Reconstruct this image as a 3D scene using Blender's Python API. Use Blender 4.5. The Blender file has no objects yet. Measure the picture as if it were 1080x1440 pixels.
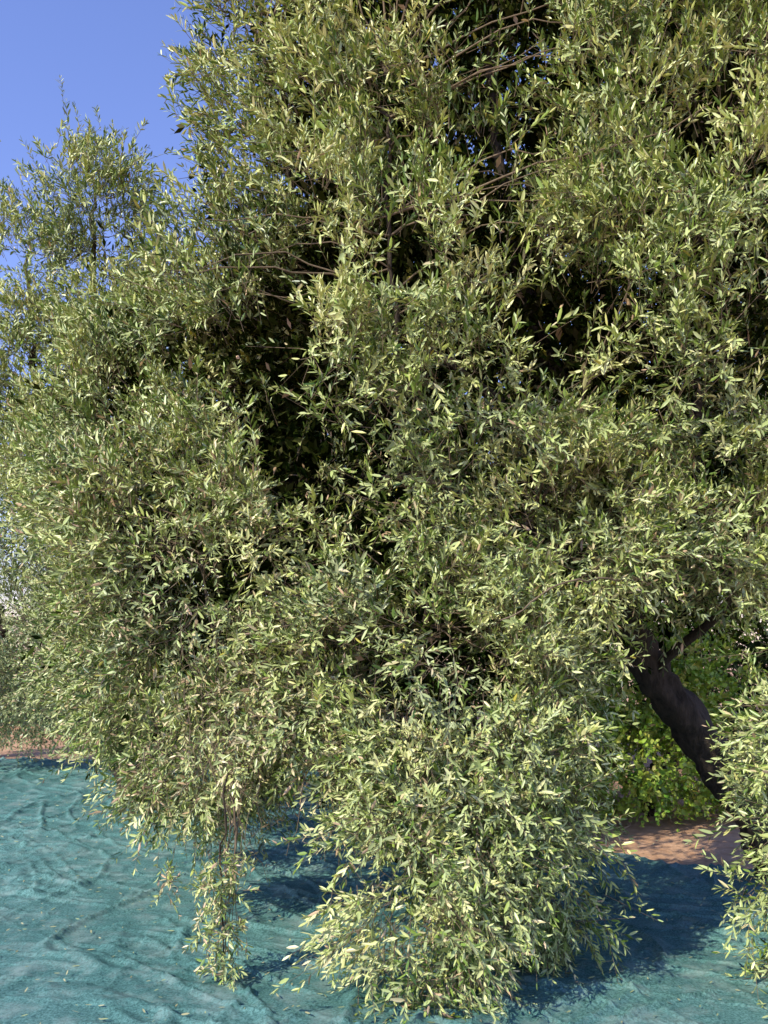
import bpy, math, numpy as np
from mathutils import Vector
rng=np.random.default_rng(11)
scene=bpy.context.scene
S=np.array([.56,.56,-.60]); S/=np.linalg.norm(S)   # direction sunlight travels

# ---------------- helpers ----------------
def nrm(a): return a/np.maximum(np.linalg.norm(a,axis=-1,keepdims=True),1e-9)
def perlin(x,y,seed=0):
    xi=np.floor(x).astype(np.int64); yi=np.floor(y).astype(np.int64)
    xf=x-xi; yf=y-yi
    def g(ix,iy):
        h=(ix*374761393+iy*668265263+seed*974634777)&0xffffffff
        h=((h^(h>>13))*1274126177)&0xffffffff
        h=h^(h>>16)
        a=(h&0xffff)/65536.0*2*np.pi
        return np.cos(a),np.sin(a)
    u=xf*xf*xf*(xf*(xf*6-15)+10); v=yf*yf*yf*(yf*(yf*6-15)+10)
    def d(dx,dy):
        gx,gy=g(xi+dx,yi+dy); return gx*(xf-dx)+gy*(yf-dy)
    a=d(0,0)*(1-u)+d(1,0)*u; b=d(0,1)*(1-u)+d(1,1)*u
    return (a*(1-v)+b*v)*1.4
def empty(name,loc):
    e=bpy.data.objects.new(name,None); e.location=loc; scene.collection.objects.link(e); return e
def mesh_obj(name,V,F,mat,parent=None,col=None,smooth=False):
    me=bpy.data.meshes.new(name)
    V=np.ascontiguousarray(V,dtype=np.float32); F=np.ascontiguousarray(F,dtype=np.int32)
    me.vertices.add(len(V)); me.vertices.foreach_set('co',V.ravel())
    k=F.shape[1]
    me.loops.add(F.size); me.loops.foreach_set('vertex_index',F.ravel())
    me.polygons.add(len(F)); me.polygons.foreach_set('loop_start',np.arange(0,F.size,k,dtype=np.int32))
    if smooth: me.polygons.foreach_set('use_smooth',np.ones(len(F),dtype=bool))
    me.update(calc_edges=True)
    if col is not None:
        a=me.color_attributes.new('tint','FLOAT_COLOR','POINT')
        c=np.ones((len(V),4),dtype=np.float32); c[:,:3]=col
        a.data.foreach_set('color',c.ravel())
    me.materials.append(mat)
    o=bpy.data.objects.new(name,me); scene.collection.objects.link(o)
    if parent:
        o.parent=parent
        o.location=(-parent.location[0],-parent.location[1],-parent.location[2])
    return o
def mat_new(name):
    m=bpy.data.materials.new(name); m.use_nodes=True; nt=m.node_tree; nt.nodes.clear(); return m,nt,nt.nodes,nt.links

# ---------------- materials ----------------
def leaf_material(name,silver=(.62,.66,.32),sil=.45,rough=.37,spec=.6):
    m,nt,N,L=mat_new(name)
    out=N.new('ShaderNodeOutputMaterial')
    at=N.new('ShaderNodeAttribute'); at.attribute_name='tint'
    ge=N.new('ShaderNodeNewGeometry')
    mix=N.new('ShaderNodeMix'); mix.data_type='RGBA'
    mul=N.new('ShaderNodeMath'); mul.operation='MULTIPLY'; mul.inputs[1].default_value=sil
    L.new(ge.outputs['Backfacing'],mul.inputs[0]); L.new(mul.outputs[0],mix.inputs['Factor'])
    L.new(at.outputs['Color'],mix.inputs['A']); mix.inputs['B'].default_value=(*silver,1)
    p=N.new('ShaderNodeBsdfPrincipled'); p.inputs['Roughness'].default_value=rough
    p.inputs['Specular IOR Level'].default_value=spec
    L.new(mix.outputs['Result'],p.inputs['Base Color']); L.new(p.outputs[0],out.inputs[0])
    return m
M_leaf=leaf_material('olive_leaf')
M_shrub=leaf_material('shrub_leaf',silver=(.3,.42,.08),sil=.5,rough=.5,spec=.4)
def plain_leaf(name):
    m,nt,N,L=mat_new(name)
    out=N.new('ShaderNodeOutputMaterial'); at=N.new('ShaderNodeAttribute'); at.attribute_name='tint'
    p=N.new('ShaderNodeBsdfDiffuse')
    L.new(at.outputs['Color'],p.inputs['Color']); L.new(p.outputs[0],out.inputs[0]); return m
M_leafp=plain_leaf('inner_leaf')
def simple(name,c1,c2,scale,rough=.9,bump=.3,stretch=(1,1,1),dist=.02):
    m,nt,N,L=mat_new(name)
    out=N.new('ShaderNodeOutputMaterial'); p=N.new('ShaderNodeBsdfPrincipled'); p.inputs['Roughness'].default_value=rough
    p.inputs['Specular IOR Level'].default_value=.2
    tc=N.new('ShaderNodeTexCoord'); mp=N.new('ShaderNodeMapping'); mp.inputs['Scale'].default_value=stretch
    L.new(tc.outputs['Object'],mp.inputs[0])
    n=N.new('ShaderNodeTexNoise'); n.inputs['Scale'].default_value=scale; n.inputs['Detail'].default_value=8; n.inputs['Roughness'].default_value=.7
    L.new(mp.outputs[0],n.inputs['Vector'])
    r=N.new('ShaderNodeValToRGB'); r.color_ramp.elements[0].position=.3; r.color_ramp.elements[1].position=.7
    r.color_ramp.elements[0].color=(*c1,1); r.color_ramp.elements[1].color=(*c2,1)
    L.new(n.outputs['Fac'],r.inputs[0]); L.new(r.outputs[0],p.inputs['Base Color'])
    b=N.new('ShaderNodeBump'); b.inputs['Strength'].default_value=bump; b.inputs['Distance'].default_value=dist
    L.new(n.outputs['Fac'],b.inputs['Height']); L.new(b.outputs[0],p.inputs['Normal']); L.new(p.outputs[0],out.inputs[0])
    return m
M_bark=simple('olive_bark',(.03,.025,.018),(.13,.10,.075),18,bump=1.,stretch=(1,1,.3),dist=.06)
M_twig=simple('twig_bark',(.12,.09,.055),(.28,.21,.14),20,bump=.2)
M_soil=simple('dry_soil',(.48,.26,.14),(.76,.48,.30),9,bump=.8,dist=.03)

def net_material():
    m,nt,N,L=mat_new('green_net')
    out=N.new('ShaderNodeOutputMaterial'); p=N.new('ShaderNodeBsdfPrincipled')
    p.inputs['Roughness'].default_value=.6; p.inputs['Specular IOR Level'].default_value=.3
    tc=N.new('ShaderNodeTexCoord')
    n1=N.new('ShaderNodeTexNoise'); n1.inputs['Scale'].default_value=1.1; n1.inputs['Detail'].default_value=5
    n2=N.new('ShaderNodeTexNoise'); n2.inputs['Scale'].default_value=85; n2.inputs['Detail'].default_value=6; n2.inputs['Roughness'].default_value=.8
    for n in(n1,n2): L.new(tc.outputs['Object'],n.inputs['Vector'])
    r1=N.new('ShaderNodeValToRGB'); r1.color_ramp.elements[0].position=.3; r1.color_ramp.elements[1].position=.7
    r1.color_ramp.elements[0].color=(.072,.205,.185,1); r1.color_ramp.elements[1].color=(.13,.30,.275,1)
    L.new(n1.outputs['Fac'],r1.inputs[0])
    r2=N.new('ShaderNodeValToRGB'); r2.color_ramp.elements[0].position=.38; r2.color_ramp.elements[1].position=.60
    r2.color_ramp.elements[0].color=(.28,.38,.38,1); r2.color_ramp.elements[1].color=(1.55,1.35,1.35,1)
    L.new(n2.outputs['Fac'],r2.inputs[0])
    mx=N.new('ShaderNodeMix'); mx.data_type='RGBA'; mx.blend_type='MULTIPLY'; mx.inputs['Factor'].default_value=1
    L.new(r1.outputs[0],mx.inputs['A']); L.new(r2.outputs[0],mx.inputs['B'])
    n3=N.new('ShaderNodeTexNoise'); n3.inputs['Scale'].default_value=5; n3.inputs['Detail'].default_value=8; n3.inputs['Roughness'].default_value=.7
    L.new(tc.outputs['Object'],n3.inputs['Vector'])
    r3=N.new('ShaderNodeValToRGB'); r3.color_ramp.elements[0].position=.48; r3.color_ramp.elements[1].position=.72
    r3.color_ramp.elements[0].color=(0,0,0,1); r3.color_ramp.elements[1].color=(.6,.6,.6,1)
    L.new(n3.outputs['Fac'],r3.inputs[0])
    m2=N.new('ShaderNodeMix'); m2.data_type='RGBA'; m2.inputs['B'].default_value=(.34,.43,.39,1)
    L.new(r3.outputs[0],m2.inputs['Factor']); L.new(mx.outputs['Result'],m2.inputs['A'])
    L.new(m2.outputs['Result'],p.inputs['Base Color'])
    b=N.new('ShaderNodeBump'); b.inputs['Strength'].default_value=.8; b.inputs['Distance'].default_value=.007
    L.new(n2.outputs['Fac'],b.inputs['Height']); L.new(b.outputs[0],p.inputs['Normal']); L.new(p.outputs[0],out.inputs[0])
    return m
M_net=net_material()

# ---------------- tubes ----------------
def tube_mesh(paths):
    VV=[];FF=[];off=0
    for pts,rad,sides in paths:
        pts=np.array(pts,float); rad=np.array(rad,float)
        n=len(pts); tg=np.gradient(pts,axis=0); tg=nrm(tg)
        ref=np.array([.31,.17,.93]) if abs(tg[0][2])<.9 else np.array([1,.1,0])
        a=nrm(np.cross(tg,ref)); b=np.cross(tg,a)
        th=np.arange(sides)/sides*2*np.pi
        ring=pts[:,None]+rad[:,None,None]*(np.cos(th)[None,:,None]*a[:,None]+np.sin(th)[None,:,None]*b[:,None])
        if sides>=8:
            ph=rng.uniform(0,6,3)
            k=1+.15*np.sin(3*th[None]+np.arange(n)[:,None]*.35+ph[0])+.09*np.sin(5*th[None]-np.arange(n)[:,None]*.5+ph[1])+rng.normal(0,.04,(n,sides))
            ring=pts[:,None]+(ring-pts[:,None])*k[...,None]
        VV.append(ring.reshape(-1,3))
        i=np.arange(n-1)[:,None]; j=np.arange(sides)[None]; j2=(j+1)%sides
        q=np.stack([i*sides+j,i*sides+j2,(i+1)*sides+j2,(i+1)*sides+j],-1).reshape(-1,4)+off
        FF.append(q); off+=n*sides
    return np.concatenate(VV),np.concatenate(FF)
def curve(ctrl,r0,r1,seg=7,wob=.02,sides=8):
    c=np.array(ctrl,float); P=np.vstack([2*c[0]-c[1],c,2*c[-1]-c[-2]]); out=[]
    for i in range(1,len(P)-2):
        for t in np.arange(seg)/seg:
            out.append(.5*((2*P[i])+(-P[i-1]+P[i+1])*t+(2*P[i-1]-5*P[i]+4*P[i+1]-P[i+2])*t*t+(-P[i-1]+3*P[i]-3*P[i+1]+P[i+2])*t**3))
    out.append(P[-2]); out=np.array(out)
    w=rng.normal(0,wob,out.shape); w[0]=0; out=out+w
    return out,np.linspace(r0,r1,len(out)),sides

# ---------------- foliage ----------------
def sample_sprays(lobes,keep_back=.15,clump=True,thr=-.14):
    P=[];O=[];W=[]
    C=np.array([l[0] for l in lobes],float);R=np.array([l[1] for l in lobes],float)
    for k,l in enumerate(lobes):
        n=l[2]; d=nrm(rng.normal(size=(n*5,3)))
        back=(d[:,1]>.3)&(rng.random(len(d))>keep_back); d=d[~back]
        fr=1-.28*rng.random(len(d))**1.6
        p=C[k]+R[k]*d*fr[:,None]; o=nrm(d/R[k])
        q=np.sqrt((((p[:,None]-C[None])/R[None])**2).sum(-1)); q[:,k]=9
        bad=(q.min(1)<.75)&(rng.random(len(p))<.92)
        if clump:
            nz=perlin(p[:,0]*2.3+p[:,1]*.9,p[:,2]*2.0-p[:,1]*.8,91)+.8*perlin(p[:,0]*4.6,p[:,2]*4.0+p[:,1],78)
            bad|=(nz<thr)&(rng.random(len(p))<.86)
        p=p[~bad][:n]; o=o[~bad][:n]
        ok=p[:,2]>.12; p=p[ok];o=o[ok]
        P.append(p);O.append(o);W.append(np.full(len(p),l[3] if len(l)>3 else 0.))
    return np.concatenate(P),np.concatenate(O),np.concatenate(W)

def twigs_from_sprays(P,O,D,m=30,sig=.088,L=(.11,.26),rnd=.5):
    n=len(P); mm=m
    base=np.repeat(P,mm,0)+rng.normal(size=(n*mm,3))*sig
    dry=np.repeat(D,mm)
    sp=nrm(np.repeat(O+rng.normal(size=O.shape)*.4,mm,0))
    z=base[:,2]
    up=np.interp(z,[0,.8,1.6,2.6,6.],[-.3,-.08,.25,.65,.9])+np.repeat(rng.normal(0,.3,n),mm)
    d=sp*.85+rng.normal(size=base.shape)*rnd; d[:,2]+=up
    d=nrm(d)
    Ls=rng.uniform(*L,len(z)); 
    long=rng.random(len(z))<.06; Ls[long]*=1.6
    tone=np.repeat(rng.normal(0,1,n),mm)*.85+rng.normal(0,.5,n*mm)
    return base,d,Ls,tone,dry

def cull(base,voids):
    keep=np.ones(len(base),bool)
    for c,r in voids:
        q=(((base-np.array(c))/np.array(r))**2).sum(1)
        keep&=~((q<1)&(rng.random(len(base))<.95))
    return keep

PAL=np.array([[.035,.08,.018],[.10,.185,.030],[.25,.36,.062],[.51,.56,.15],[.80,.77,.35]])
def build_foliage(name,tw,parent,pairs=7,leaf=.056,wr=.225,mat=M_leaf,droop=.08,PAL=PAL,stem=True,twist=.35,simpleleaf=False):
    base,d,Ls,tone,dry=tw; n=len(base)
    K=pairs*2+1
    t=np.concatenate([np.repeat(np.linspace(.1,.96,pairs),2),[1.]])
    rnd=nrm(np.cross(d,rng.normal(size=d.shape))); rn2=np.cross(d,rnd)
    ph=rng.uniform(0,2*np.pi,n)
    side=np.concatenate([np.stack([np.arange(pairs)*(np.pi/2),np.arange(pairs)*(np.pi/2)+np.pi],1).ravel(),[0.]])
    dr=(droop*Ls*rng.uniform(.3,2.2,n))
    T=t[None,:]*np.ones((n,1)); T=T+rng.normal(0,.015,T.shape)
    pos=base[:,None]+d[:,None]*(Ls[:,None]*T)[...,None]; pos[...,2]-=dr[:,None]*T**2*2
    tg=np.repeat(d[:,None],K,1).copy(); tg[...,2]-=dr[:,None]/Ls[:,None]*T*2; tg=nrm(tg)
    A=ph[:,None]+side[None]+rng.normal(0,.35,(n,K))
    sd=np.cos(A)[...,None]*rnd[:,None]+np.sin(A)[...,None]*rn2[:,None]
    ang=np.radians(rng.normal(37,12,(n,K))); ang[:,-1]=np.radians(6)
    ld=nrm(tg*np.cos(ang)[...,None]+sd*np.sin(ang)[...,None]+rng.normal(0,.13,(n,K,3)))
    ref=tg*.7+rng.normal(0,twist,(n,K,3))+np.array([0,0,.4])
    nn=nrm(ref-ld*(ref*ld).sum(-1,keepdims=True)); bb=np.cross(ld,nn)
    tsz=rng.uniform(.75,1.2,n)
    l=leaf*tsz[:,None]*rng.uniform(.65,1.15,(n,K))*np.interp(T,[0,.3,.75,1.],[.8,1.05,1.0,.62])
    w=l*wr*rng.uniform(.8,1.2,(n,K))
    bend=rng.normal(-.06,.07,(n,K))*l
    def pt(a,b,c): return pos+ld*(l*a)[...,None]+bb*(w*b)[...,None]+nn*(w*c+bend*a*a)[...,None]
    if simpleleaf: parts=[pt(0,0,0),pt(.5,.5,0),pt(1,0,0),pt(.5,-.5,0)]
    else: parts=[pt(0,0,0),pt(.3,.5,.14),pt(.7,.44,.12),pt(1,0,0),pt(.7,-.44,.12),pt(.3,-.5,.14)]
    V=np.stack(parts,2); nv=len(parts)
    keep=rng.random((n,K))>.06
    V=V[keep]; V[...,2]=np.maximum(V[...,2],.03)
    tn=(tone[:,None]+rng.normal(0,.65,(n,K)))[keep]
    x=np.clip(1.95+tn*.9,0,len(PAL)-1.001); i=x.astype(int); f=(x-i)[:,None]
    C=PAL[i]*(1-f)+PAL[i+1]*f
    dr_=np.broadcast_to(dry[:,None],keep.shape)[keep]
    isd=rng.random(len(C))<dr_*.42+.012
    C[isd]=np.array([.62,.43,.26])*rng.uniform(.6,1.25,(isd.sum(),1))
    yel=rng.random(len(C))<.010; C[yel]=np.array([.5,.45,.08])
    C=C*rng.uniform(.85,1.15,(len(C),1))
    m=len(V); idx=np.arange(m)[:,None]*nv
    if simpleleaf: F=idx+np.array([[0,3,2,1]])
    else: F=np.concatenate([idx+np.array([[0,3,2,1]]),idx+np.array([[0,5,4,3]])])
    mesh_obj(name,V.reshape(-1,3),F,mat,parent,col=np.repeat(C,nv,0))
    if stem:
        ts=np.array([-.25,1.]); a3=np.arange(3)*2*np.pi/3
        sp=base[:,None]+d[:,None]*(Ls[:,None]*ts)[...,None]; sp[...,2]-=dr[:,None]*ts**2*2
        rr=np.array([.0022,.0009])*(leaf/.066)
        SV=sp[:,:,None]+(np.cos(a3)[None,None,:,None]*rnd[:,None,None]+np.sin(a3)[None,None,:,None]*rn2[:,None,None])*rr[None,:,None,None]
        SV=SV.reshape(-1,3); q=[[j,(j+1)%3,3+(j+1)%3,3+j] for j in range(3)]
        F=(np.arange(n)[:,None,None]*6+np.array(q)[None]).reshape(-1,4)
        mesh_obj('twigs',SV,F,M_twig,parent)
    return m

def connect(P,nodes,frac,rad=.006):
    paths=[]; nodes=np.array(nodes)
    for p in P[(rng.random(len(P))<frac)&(P[:,2]>1.3)]:
        dd=np.linalg.norm(nodes-p,axis=1)+np.maximum(0,nodes[:,2]-p[2])*.3
        a=nodes[dd.argmin()]; L=np.linalg.norm(p-a)
        mid=a+(p-a)*.5+np.array([0,0,.04*L])+rng.normal(0,.07*L,3)
        r=rad*(.6+.5*L)
        paths.append(curve([a,mid,p],r,r*.35,seg=4,wob=.012,sides=4))
    return paths

# ---------------- main olive tree ----------------
tree=empty('olive_tree',(2.75,5.9,0))
lobes=[
 ((.88,5.5,4.9),(1.98,1.3,2.4),360),
 ((.3,5.0,3.2),(1.6,1.1,1.25),190),
 ((1.75,4.9,3.5),(1.1,1.05,1.6),138),
 ((-.84,5.1,2.05),(.95,.8,.9),98,.25),
 ((-1.45,5.7,1.5),(.45,.5,.62),34,.15),
 ((-1.0,5.05,1.0),(.42,.36,.36),27,.35),
 ((-.40,4.7,1.25),(.45,.4,.45),32,.6),
 ((.25,4.4,1.4),(.66,.55,.68),70,.1),
 ((.15,3.95,.5),(.27,.26,.46),32,.2),
 ((.50,4.15,.80),(.33,.33,.48),32,.05),
 ((.78,4.35,.62),(.24,.28,.42),24,.05),
 ((1.93,4.05,.85),(.22,.3,.72),38,.05),
 ((1.6,4.8,2.15),(.8,.7,.36),42,.1),
 ((-1.5,5.9,3.0),(.7,.7,.8),52),
 ((.85,4.6,2.1),(.65,.6,.6),50,.15),
]
P,O,D=sample_sprays(lobes)
voids=[((.60,4.3,4.1),(.36,.85,.5)),((.05,4.2,4.05),(.15,.5,.38)),((-.95,4.9,3.05),(.20,.7,.30)),((.85,4.0,3.15),(.26,.65,.46)),
       ((-.7,4.6,1.9),(.12,.5,.18)),((1.75,4.4,3.0),(.24,.6,.22)),((.45,4.0,2.35),(.2,.5,.12)),((1.40,4.3,1.72),(.36,.7,.24)),
       ((1.38,4.5,.95),(.29,.8,.72)),((1.75,5.4,1.0),(.46,.9,.8)),((-1.35,5.2,2.3),(.14,.5,.3)),((.1,4.1,3.3),(.16,.5,.22)),((1.4,3.9,4.0),(.18,.5,.26)),((1.5,4.2,2.4),(.32,.5,.12)),((-.2,4.3,1.55),(.16,.4,.12)),((1.1,4.2,2.75),(.2,.5,.16))]
tw=twigs_from_sprays(P,O,D,m=25)
keep=cull(tw[0],voids)
def shaft(base,keep,k=.95):
    for tgt,rad in (((2.1,6.95,0),.43),((2.35,7.6,.5),.42)):
        v=base-np.array(tgt); al=-(v@S); perp=np.linalg.norm(v+al[:,None]*S,axis=1)
        keep&=~((perp<rad)&(al>0)&(rng.random(len(perp))<k))
    return keep
keep=shaft(tw[0],keep,.97)
tw=[a[keep] for a in tw]
nl=build_foliage('foliage',tw,tree)
hb=np.concatenate([np.stack([rng.normal(-.74,.055,120),rng.normal(4.07,.05,120),rng.uniform(.08,.62,120)],-1),
   np.stack([rng.normal(-1.12,.02,12),rng.normal(4.6,.03,12),rng.uniform(.28,.44,12)],-1)])
nh=len(hb); hd=nrm(rng.normal(size=(nh,3))*.6+np.array([0,0,-.35]))
build_foliage('hanging_shoots',[hb,hd,rng.uniform(.05,.11,nh),rng.normal(.3,.5,nh),np.full(nh,.6)],tree,pairs=5,leaf=.044)
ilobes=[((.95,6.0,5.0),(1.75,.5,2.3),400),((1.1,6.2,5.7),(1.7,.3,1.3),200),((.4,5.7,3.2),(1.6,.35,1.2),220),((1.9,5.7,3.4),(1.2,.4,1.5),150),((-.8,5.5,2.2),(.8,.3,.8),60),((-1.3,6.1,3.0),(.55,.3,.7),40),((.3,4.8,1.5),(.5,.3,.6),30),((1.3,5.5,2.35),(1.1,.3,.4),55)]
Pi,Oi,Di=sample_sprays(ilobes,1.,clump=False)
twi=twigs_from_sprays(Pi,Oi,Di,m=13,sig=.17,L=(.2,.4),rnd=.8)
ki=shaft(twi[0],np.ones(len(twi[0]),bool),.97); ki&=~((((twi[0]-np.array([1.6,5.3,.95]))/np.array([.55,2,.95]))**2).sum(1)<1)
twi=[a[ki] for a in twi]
build_foliage('shaded_inner_foliage',twi,tree,pairs=5,leaf=.09,wr=.38,mat=M_leafp,PAL=PAL*.13,stem=False,simpleleaf=True)  # same olive leaves, colour darkened to paint shade in the crown's pockets
trunkpaths=[curve([(2.75,5.95,-.1),(2.45,5.8,.4),(2.04,5.65,.95),(1.64,5.55,1.45),(1.38,5.45,1.95)],.16,.09,seg=10,sides=14,wob=.01)]
limbs=[[(1.42,5.42,1.9),(1.2,5.5,2.8),(.9,5.6,3.8),(.7,5.8,5.2),(.8,5.9,6.6)],
 [(1.5,5.45,1.75),(1.0,5.5,2.3),(.1,5.5,2.6),(-.8,5.5,2.5),(-1.4,5.7,2.2)],
 [(1.5,5.45,1.8),(1.9,5.4,2.6),(1.9,5.5,3.6),(2.1,5.6,4.8)],
 [(1.42,5.4,1.9),(1.1,5.0,2.1),(.5,4.7,2.2),(.2,4.5,1.7)],
 [(1.2,5.5,2.8),(.3,5.5,3.4),(-.5,5.7,4.3),(-.8,5.8,5.5)],
 [(1.68,5.5,1.4),(2.1,5.0,1.95),(1.9,4.8,1.95),(1.2,4.6,1.93)],
 [(.1,5.3,2.7),(.05,4.9,3.4),(.02,4.7,4.2),(.0,4.75,4.6)],
 [(-.8,5.4,2.6),(-1.0,4.9,2.0),(-.8,4.5,1.3),(-.76,4.15,.7),(-.74,4.07,.15)]]
nodes=[]
for i,l in enumerate(limbs):
    r=[.07,.045,.05,.035,.035,.03,.018,.010][i]
    c=curve(l,r,r*.3,sides=8,wob=.015); trunkpaths.append(c); nodes+=list(c[0])
V,F=tube_mesh(trunkpaths); mesh_obj('trunk',V,F,M_bark,tree,smooth=True)
bp=connect(P,nodes,.22)
bp.append(curve([(1.5,4.5,1.95),(1.15,4.1,1.88),(.8,3.85,1.85),(.5,3.75,1.68)],.006,.003,sides=4,wob=.004))
for k in range(100):
    x=rng.normal(-.5,.28); y=rng.normal(4.45,.12)-.1; z=rng.uniform(.9,1.9); l=rng.uniform(.2,.45)
    bp.append(curve([(x,y,z),(x+rng.normal(0,.06),y-.03,z-l*.5),(x+rng.normal(0,.1),y-.03,max(.03,z-l))],.0025,.0013,seg=3,wob=.01,sides=3))
for k in range(9):
    bp.append(curve([(-.8+rng.normal(0,.06),4.5,1.1),(-.76+rng.normal(0,.04),4.2,.7),(-.74+rng.normal(0,.04),4.07,.15)],.003,.0015,seg=4,wob=.006,sides=3))
V,F=tube_mesh(bp); mesh_obj('branches',V,F,M_twig,tree)

# ---------------- second olive tree (behind, left) ----------------
t2=empty('olive_tree',(-2.6,8.5,0))
lob2=[((-2.45,7.5,5.15),(.38,.4,.5),20),((-2.4,7.6,4.5),(.5,.5,.5),24),((-2.85,7.7,3.85),(.7,.6,.5),30),((-3.1,7.8,4.8),(.34,.35,.55),14),
 ((-2.15,7.0,2.95),(.68,.7,.68),56,.1),((-2.85,8.0,3.2),(.65,.6,.42),26),((-1.75,6.8,1.6),(.4,.5,.75),36,.25),((-2.35,7.6,1.5),(.42,.5,.68),34,.1),((-1.8,7.4,3.7),(.5,.6,.7),28)]
P2,O2,D2=sample_sprays(lob2,.2,thr=-.15)
tw2=twigs_from_sprays(P2,O2,D2,m=26,sig=.12,L=(.13,.28))
build_foliage('foliage',tw2,t2,leaf=.060,wr=.23)
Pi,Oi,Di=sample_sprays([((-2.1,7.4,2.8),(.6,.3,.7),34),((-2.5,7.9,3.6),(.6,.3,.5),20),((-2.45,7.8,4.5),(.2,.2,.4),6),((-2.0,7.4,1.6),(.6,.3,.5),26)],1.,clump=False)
build_foliage('shaded_inner_foliage',twigs_from_sprays(Pi,Oi,Di,m=13,sig=.16,L=(.2,.4),rnd=.8),t2,pairs=5,leaf=.095,wr=.36,mat=M_leafp,PAL=PAL*.16,stem=False,simpleleaf=True)  # crown-interior shade painted into these leaves by a darker palette
l2=[[(-2.4,8.5,-.1),(-2.55,8.3,.9),(-2.7,8.0,1.8)],[(-2.7,8.0,1.8),(-2.6,7.8,3.2),(-2.5,7.6,4.6),(-2.45,7.5,5.4)],[(-2.7,8.0,1.8),(-3.0,7.9,3.),(-3.1,7.8,4.2),(-3.15,7.8,5.)],[(-2.7,8,1.8),(-2.4,7.4,2.4),(-2.2,7,2.6)]]
pp=[curve(l,[.15,.06,.045,.045][i],[.09,.01,.01,.02][i],sides=8) for i,l in enumerate(l2)]
nd=[p for c in pp for p in c[0]]
V,F=tube_mesh(pp); mesh_obj('trunk',V,F,M_bark,t2,smooth=True)
V,F=tube_mesh(connect(P2,nd,.5)); mesh_obj('branches',V,F,M_twig,t2)

# ---------------- third olive tree, farther down the row ----------------
t3=empty('olive_tree',(-5.6,12.2,0))
lob3=[((-4.2,10.8,1.45),(1.15,.8,.98),80,.1),((-5.4,11.4,2.2),(1.4,1.0,1.4),56),((-3.3,10.0,1.5),(.6,.6,.85),40,.1)]
P3,O3,D3=sample_sprays(lob3,.2,thr=-.25)
tw3=list(twigs_from_sprays(P3,O3,D3,m=32,sig=.14,L=(.12,.26))); tw3[3]=tw3[3]*.8-.1
PAL3=PAL*.72+np.array([.03,.04,.045])  # distance haze put into the leaf colours, greyer and flatter
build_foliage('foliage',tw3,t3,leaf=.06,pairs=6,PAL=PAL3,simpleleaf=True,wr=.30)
V,F=tube_mesh([curve([(-5.6,12.2,-.1),(-5.5,12.1,.9),(-5.1,11.7,2.0)],.18,.1,sides=8),curve([(-5.4,12,1.3),(-4.8,11.4,1.8),(-4.0,10.9,2.0)],.08,.03,sides=8)])
mesh_obj('trunk',V,F,M_bark,t3,smooth=True)

# ---------------- olive tree in the next row ----------------
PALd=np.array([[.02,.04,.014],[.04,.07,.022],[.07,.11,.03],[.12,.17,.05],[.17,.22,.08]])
t4=empty('olive_tree',(1.0,10.2,0))
lob4=[((.4,9.7,3.9),(2.0,.8,2.2),380),((-.5,10.3,2.7),(1.4,.5,1.6),200),((2.6,10,4.8),(1.9,.8,2.6),260),((1.7,10.2,7.0),(2.3,.8,2.0),220),((3.6,11,1.9),(1.6,.8,1.3),46),((5.0,11,3.0),(1.3,.8,2.0),50),((1.6,11.5,2.0),(1.2,.8,1.2),26)]
P4,O4,D4=sample_sprays(lob4,.1,clump=False)
build_foliage('foliage',twigs_from_sprays(P4,O4,D4,m=12,sig=.2,L=(.25,.5)),t4,leaf=.14,wr=.44,pairs=5,PAL=PALd*.5,stem=False,mat=M_leafp,simpleleaf=True)  # leaf colours darkened to stand in for shade behind the main crown
V,F=tube_mesh([curve([(1.0,10.4,-.1),(.9,10.3,1.),(1.1,10.2,2.4),(1.0,10.1,4),(1.4,10.2,7)],.2,.05,sides=8),curve([(1.1,10.2,2.),(2,10.2,3.),(2.7,10.2,4.6)],.1,.04,sides=8),curve([(3.8,11.4,-.1),(3.8,11.3,1.),(4.4,11.2,3)],.17,.06,sides=8)])
mesh_obj('trunk',V,F,M_bark,t4,smooth=True)

# ---------------- distant trees ----------------
lobd=[]
for x in np.arange(-14,16,1.5):
    y=17+rng.uniform(-1,1.5); h=rng.uniform(3.3,4.4)
    lobd.append(((x,y,h*.55+.15),(1.25,1.2,h*.45),34)); lobd.append(((x+.4,y+.6,1.0),(1.3,1.,.95),12))
Pd,Od,Dd=sample_sprays(lobd,.15,clump=False)
twd=twigs_from_sprays(Pd,Od,Dd,m=16,sig=.24,L=(.3,.6))
dt=empty('distant_olive_trees',(0,17,0))
build_foliage('foliage',twd,dt,leaf=.13,wr=.4,pairs=5,PAL=PALd,stem=False,mat=M_leafp,simpleleaf=True)
tp=[curve([(x,17.3,-.1),(x+.1,17.2,1.),(x+rng.uniform(-.4,.4),17.2,2.4)],.17,.08,sides=8) for x in np.arange(-12.5,15,3)]
V,F=tube_mesh(tp); mesh_obj('trunks',V,F,M_bark,dt,smooth=True)

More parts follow.
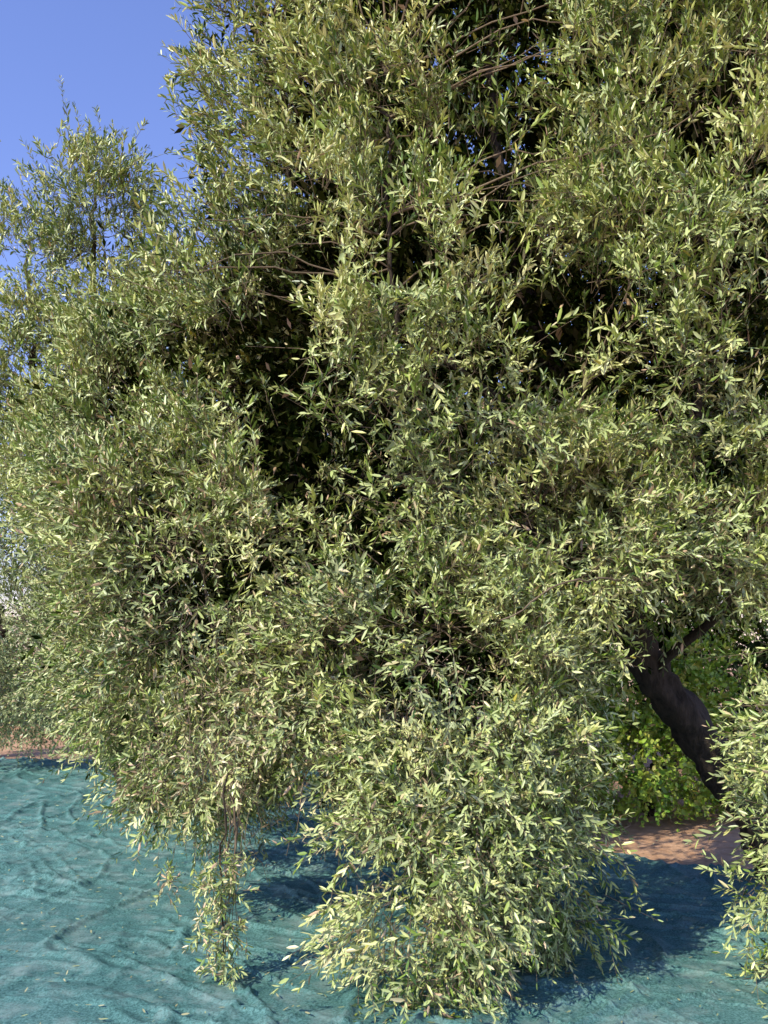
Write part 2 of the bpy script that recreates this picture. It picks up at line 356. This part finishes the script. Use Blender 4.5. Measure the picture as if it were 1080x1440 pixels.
# ---------------- shrub ----------------
sh=empty('shrub',(2.5,8.2,0))
PALs=np.array([[.12,.26,.02],[.24,.42,.035],[.38,.58,.05],[.55,.66,.08],[.66,.60,.14]])
lobs=[((2.3,8.0,.45),(.55,.45,.42),34),((2.75,8.2,.5),(.5,.4,.5),26),((2.4,8.25,1.1),(.5,.4,.5),30),((1.9,8.3,.75),(.45,.4,.7),26),((3.2,8.4,.7),(.6,.5,.7),24),((2.7,8.7,1.5),(.8,.4,.6),24)]
Ps,Os,Ds=sample_sprays(lobs,.3,clump=False)
tws=twigs_from_sprays(Ps,Os,Ds,m=16,sig=.11,L=(.1,.22))
build_foliage('foliage',tws,sh,leaf=.055,wr=.62,pairs=5,mat=M_shrub,PAL=PALs,twist=.5)
V,F=tube_mesh([curve([(2.5,8.3,-.05),(2.4+a*.2,8.3,.4),(2.4+a*.5,8.3,1.0)],.03,.01,sides=6) for a in (-1,0,.6,1)])
mesh_obj('stems',V,F,M_bark,sh)

# ---------------- ground ----------------
def hgt(x,y):
    return .05*perlin(x*.25,y*.25,3)
n=160
gx=np.sinh(np.linspace(-4.2,4.2,n))*3.6; gy=np.sinh(np.linspace(-4.2,4.2,n))*3.6+7
X,Y=np.meshgrid(gx,gy,indexing='ij'); near=np.exp(-((X/14)**2+((Y-7)/14)**2))
Z=hgt(X,Y)*near+.015*perlin(X*2.3,Y*2.3,5)*near-.03
i=np.arange(n-1)[:,None]; j=np.arange(n-1)[None]
F=np.stack([i*n+j,(i+1)*n+j,(i+1)*n+j+1,i*n+j+1],-1).reshape(-1,4)
mesh_obj('ground',np.stack([X,Y,Z],-1).reshape(-1,3),F,M_soil,smooth=True)
nx,ny=640,700
u=np.linspace(0,1,nx); v=np.linspace(0,1,ny)
U,Vv=np.meshgrid(u,v,indexing='ij')
Xn=-6.5+U*11.5
yfar=np.interp(Xn,[-8,-3.2,-1.,.8,1.5,2.0,2.7,3.4,6],[11.6,11.6,11.0,8.6,6.8,6.25,6.15,6.6,7.6])+.12*perlin(Xn*1.3,Xn*0+3.3,8)
Yn=1.6+Vv*(yfar-1.6)
wx=perlin(Xn*.6,Yn*.6,21)*.5; wy=perlin(Xn*.6,Yn*.6,22)*.5
def ridge(a,b,seed,k,p=1.2): 
    return np.clip(1-np.abs(perlin(a,b,seed))*k,0,1)**p
def msk(s,f=.7): return np.clip(perlin(Xn*f,Yn*f,s)*2.2+.65,0,1)
Zw=.026*ridge((Xn+wx)*1.8,(Yn+wy)*.36,31,15)*msk(41)
Zw+=.022*ridge((Xn*.35+Yn+wy)*1.9,(Xn-.35*Yn+wx)*.42,32,13)*msk(42)
Zw+=.020*ridge((Xn-.8*Yn+wx)*2.3,(Yn+.8*Xn+wy)*.5,33,11.)*msk(43,.9)
Zw+=.018*ridge((Xn*.9+.6*Yn+wy)*3.2,(Yn*.9-.6*Xn+wx)*.6,36,9)*msk(44,1.1)
Zw+=.014*ridge((Xn*.2+Yn+wy*.5)*6.,(Xn+wx)*1.2,37,8)*msk(45,1.3)
Zw+=.011*ridge((Xn*.8-Yn*.3+wy*.5)*7.,(Xn*.3+Yn+wx)*1.4,38,7)*msk(46,1.3)
Zw+=.005*perlin(Xn*7,Yn*7,34)+.003*perlin(Xn*17,Yn*17,35)
Z=hgt(Xn,Yn)+Zw+.02
Xn=Xn+.03*perlin(Xn*2,Yn*2,50)
i=np.arange(nx-1)[:,None]; j=np.arange(ny-1)[None]
F=np.stack([i*ny+j,(i+1)*ny+j,(i+1)*ny+j+1,i*ny+j+1],-1).reshape(-1,4)
mesh_obj('harvest_net',np.stack([Xn,Yn,Z],-1).reshape(-1,3),F,M_net,smooth=True)

m=2600
fx=rng.uniform(-4,4.5,m); fy=rng.uniform(2.8,9,m)
b=np.stack([fx,fy,hgt(fx,fy)+.035],-1)
a=rng.uniform(0,2*np.pi,m); ld=np.stack([np.cos(a),np.sin(a),rng.normal(0,.12,m)],-1); bb=np.stack([-np.sin(a),np.cos(a),rng.normal(0,.3,m)],-1)
l=rng.uniform(.02,.045,m)[:,None]; w=l*.2
V=np.stack([b,b+ld*l*.3+bb*w*.5,b+ld*l*.7+bb*w*.45,b+ld*l,b+ld*l*.7-bb*w*.45,b+ld*l*.3-bb*w*.5],1)
c=np.where(rng.random((m,1))<.5,np.array([[.22,.28,.12]]),np.array([[.38,.30,.18]]))*rng.uniform(.6,1.2,(m,1))
idx=np.arange(m)[:,None]*6
mesh_obj('fallen_leaves',V.reshape(-1,3),np.concatenate([idx+np.array([[0,1,2,3]]),idx+np.array([[0,3,4,5]])]),M_leaf,col=np.repeat(c,6,0))

# ---------------- light ----------------
w=bpy.data.worlds.new('World'); scene.world=w; w.use_nodes=True
nt=w.node_tree; bg=nt.nodes['Background']; sky=nt.nodes.new('ShaderNodeTexSky'); sky.sky_type='NISHITA'; sky.sun_disc=False
elev=math.asin(-S[2]); sx,sy=-S[0],-S[1]
sky.sun_elevation=elev; sky.sun_rotation=math.atan2(sx,sy)
sky.altitude=0; sky.ozone_density=2.5; sky.air_density=1.3; sky.dust_density=.2
tint=nt.nodes.new('ShaderNodeMix'); tint.data_type='RGBA'; tint.blend_type='MULTIPLY'; tint.inputs['Factor'].default_value=1; tint.inputs['B'].default_value=(1.25,1.17,1.7,1)
nt.links.new(sky.outputs[0],tint.inputs['A']); nt.links.new(tint.outputs['Result'],bg.inputs[0]); bg.inputs[1].default_value=.145
sl=bpy.data.lights.new('sun','SUN'); sl.energy=5; sl.angle=math.radians(.5); sl.color=(1,.94,.77)
so=bpy.data.objects.new('sun',sl); scene.collection.objects.link(so)
so.rotation_euler=Vector(S.tolist()).to_track_quat('-Z','Y').to_euler(); so.location=(-6,-4,8)

# ---------------- camera ----------------
cam=bpy.data.cameras.new('camera'); co=bpy.data.objects.new('camera',cam); scene.collection.objects.link(co)
co.location=(0,0,1.6); co.rotation_euler=(math.radians(90),0,0)
cam.sensor_fit='VERTICAL'; cam.sensor_height=36; cam.lens=31.2; cam.shift_y=.125; cam.clip_end=1000
scene.camera=co
scene.view_settings.view_transform='Standard'; scene.view_settings.look='None'; scene.view_settings.exposure=0
print('leaves',nl)
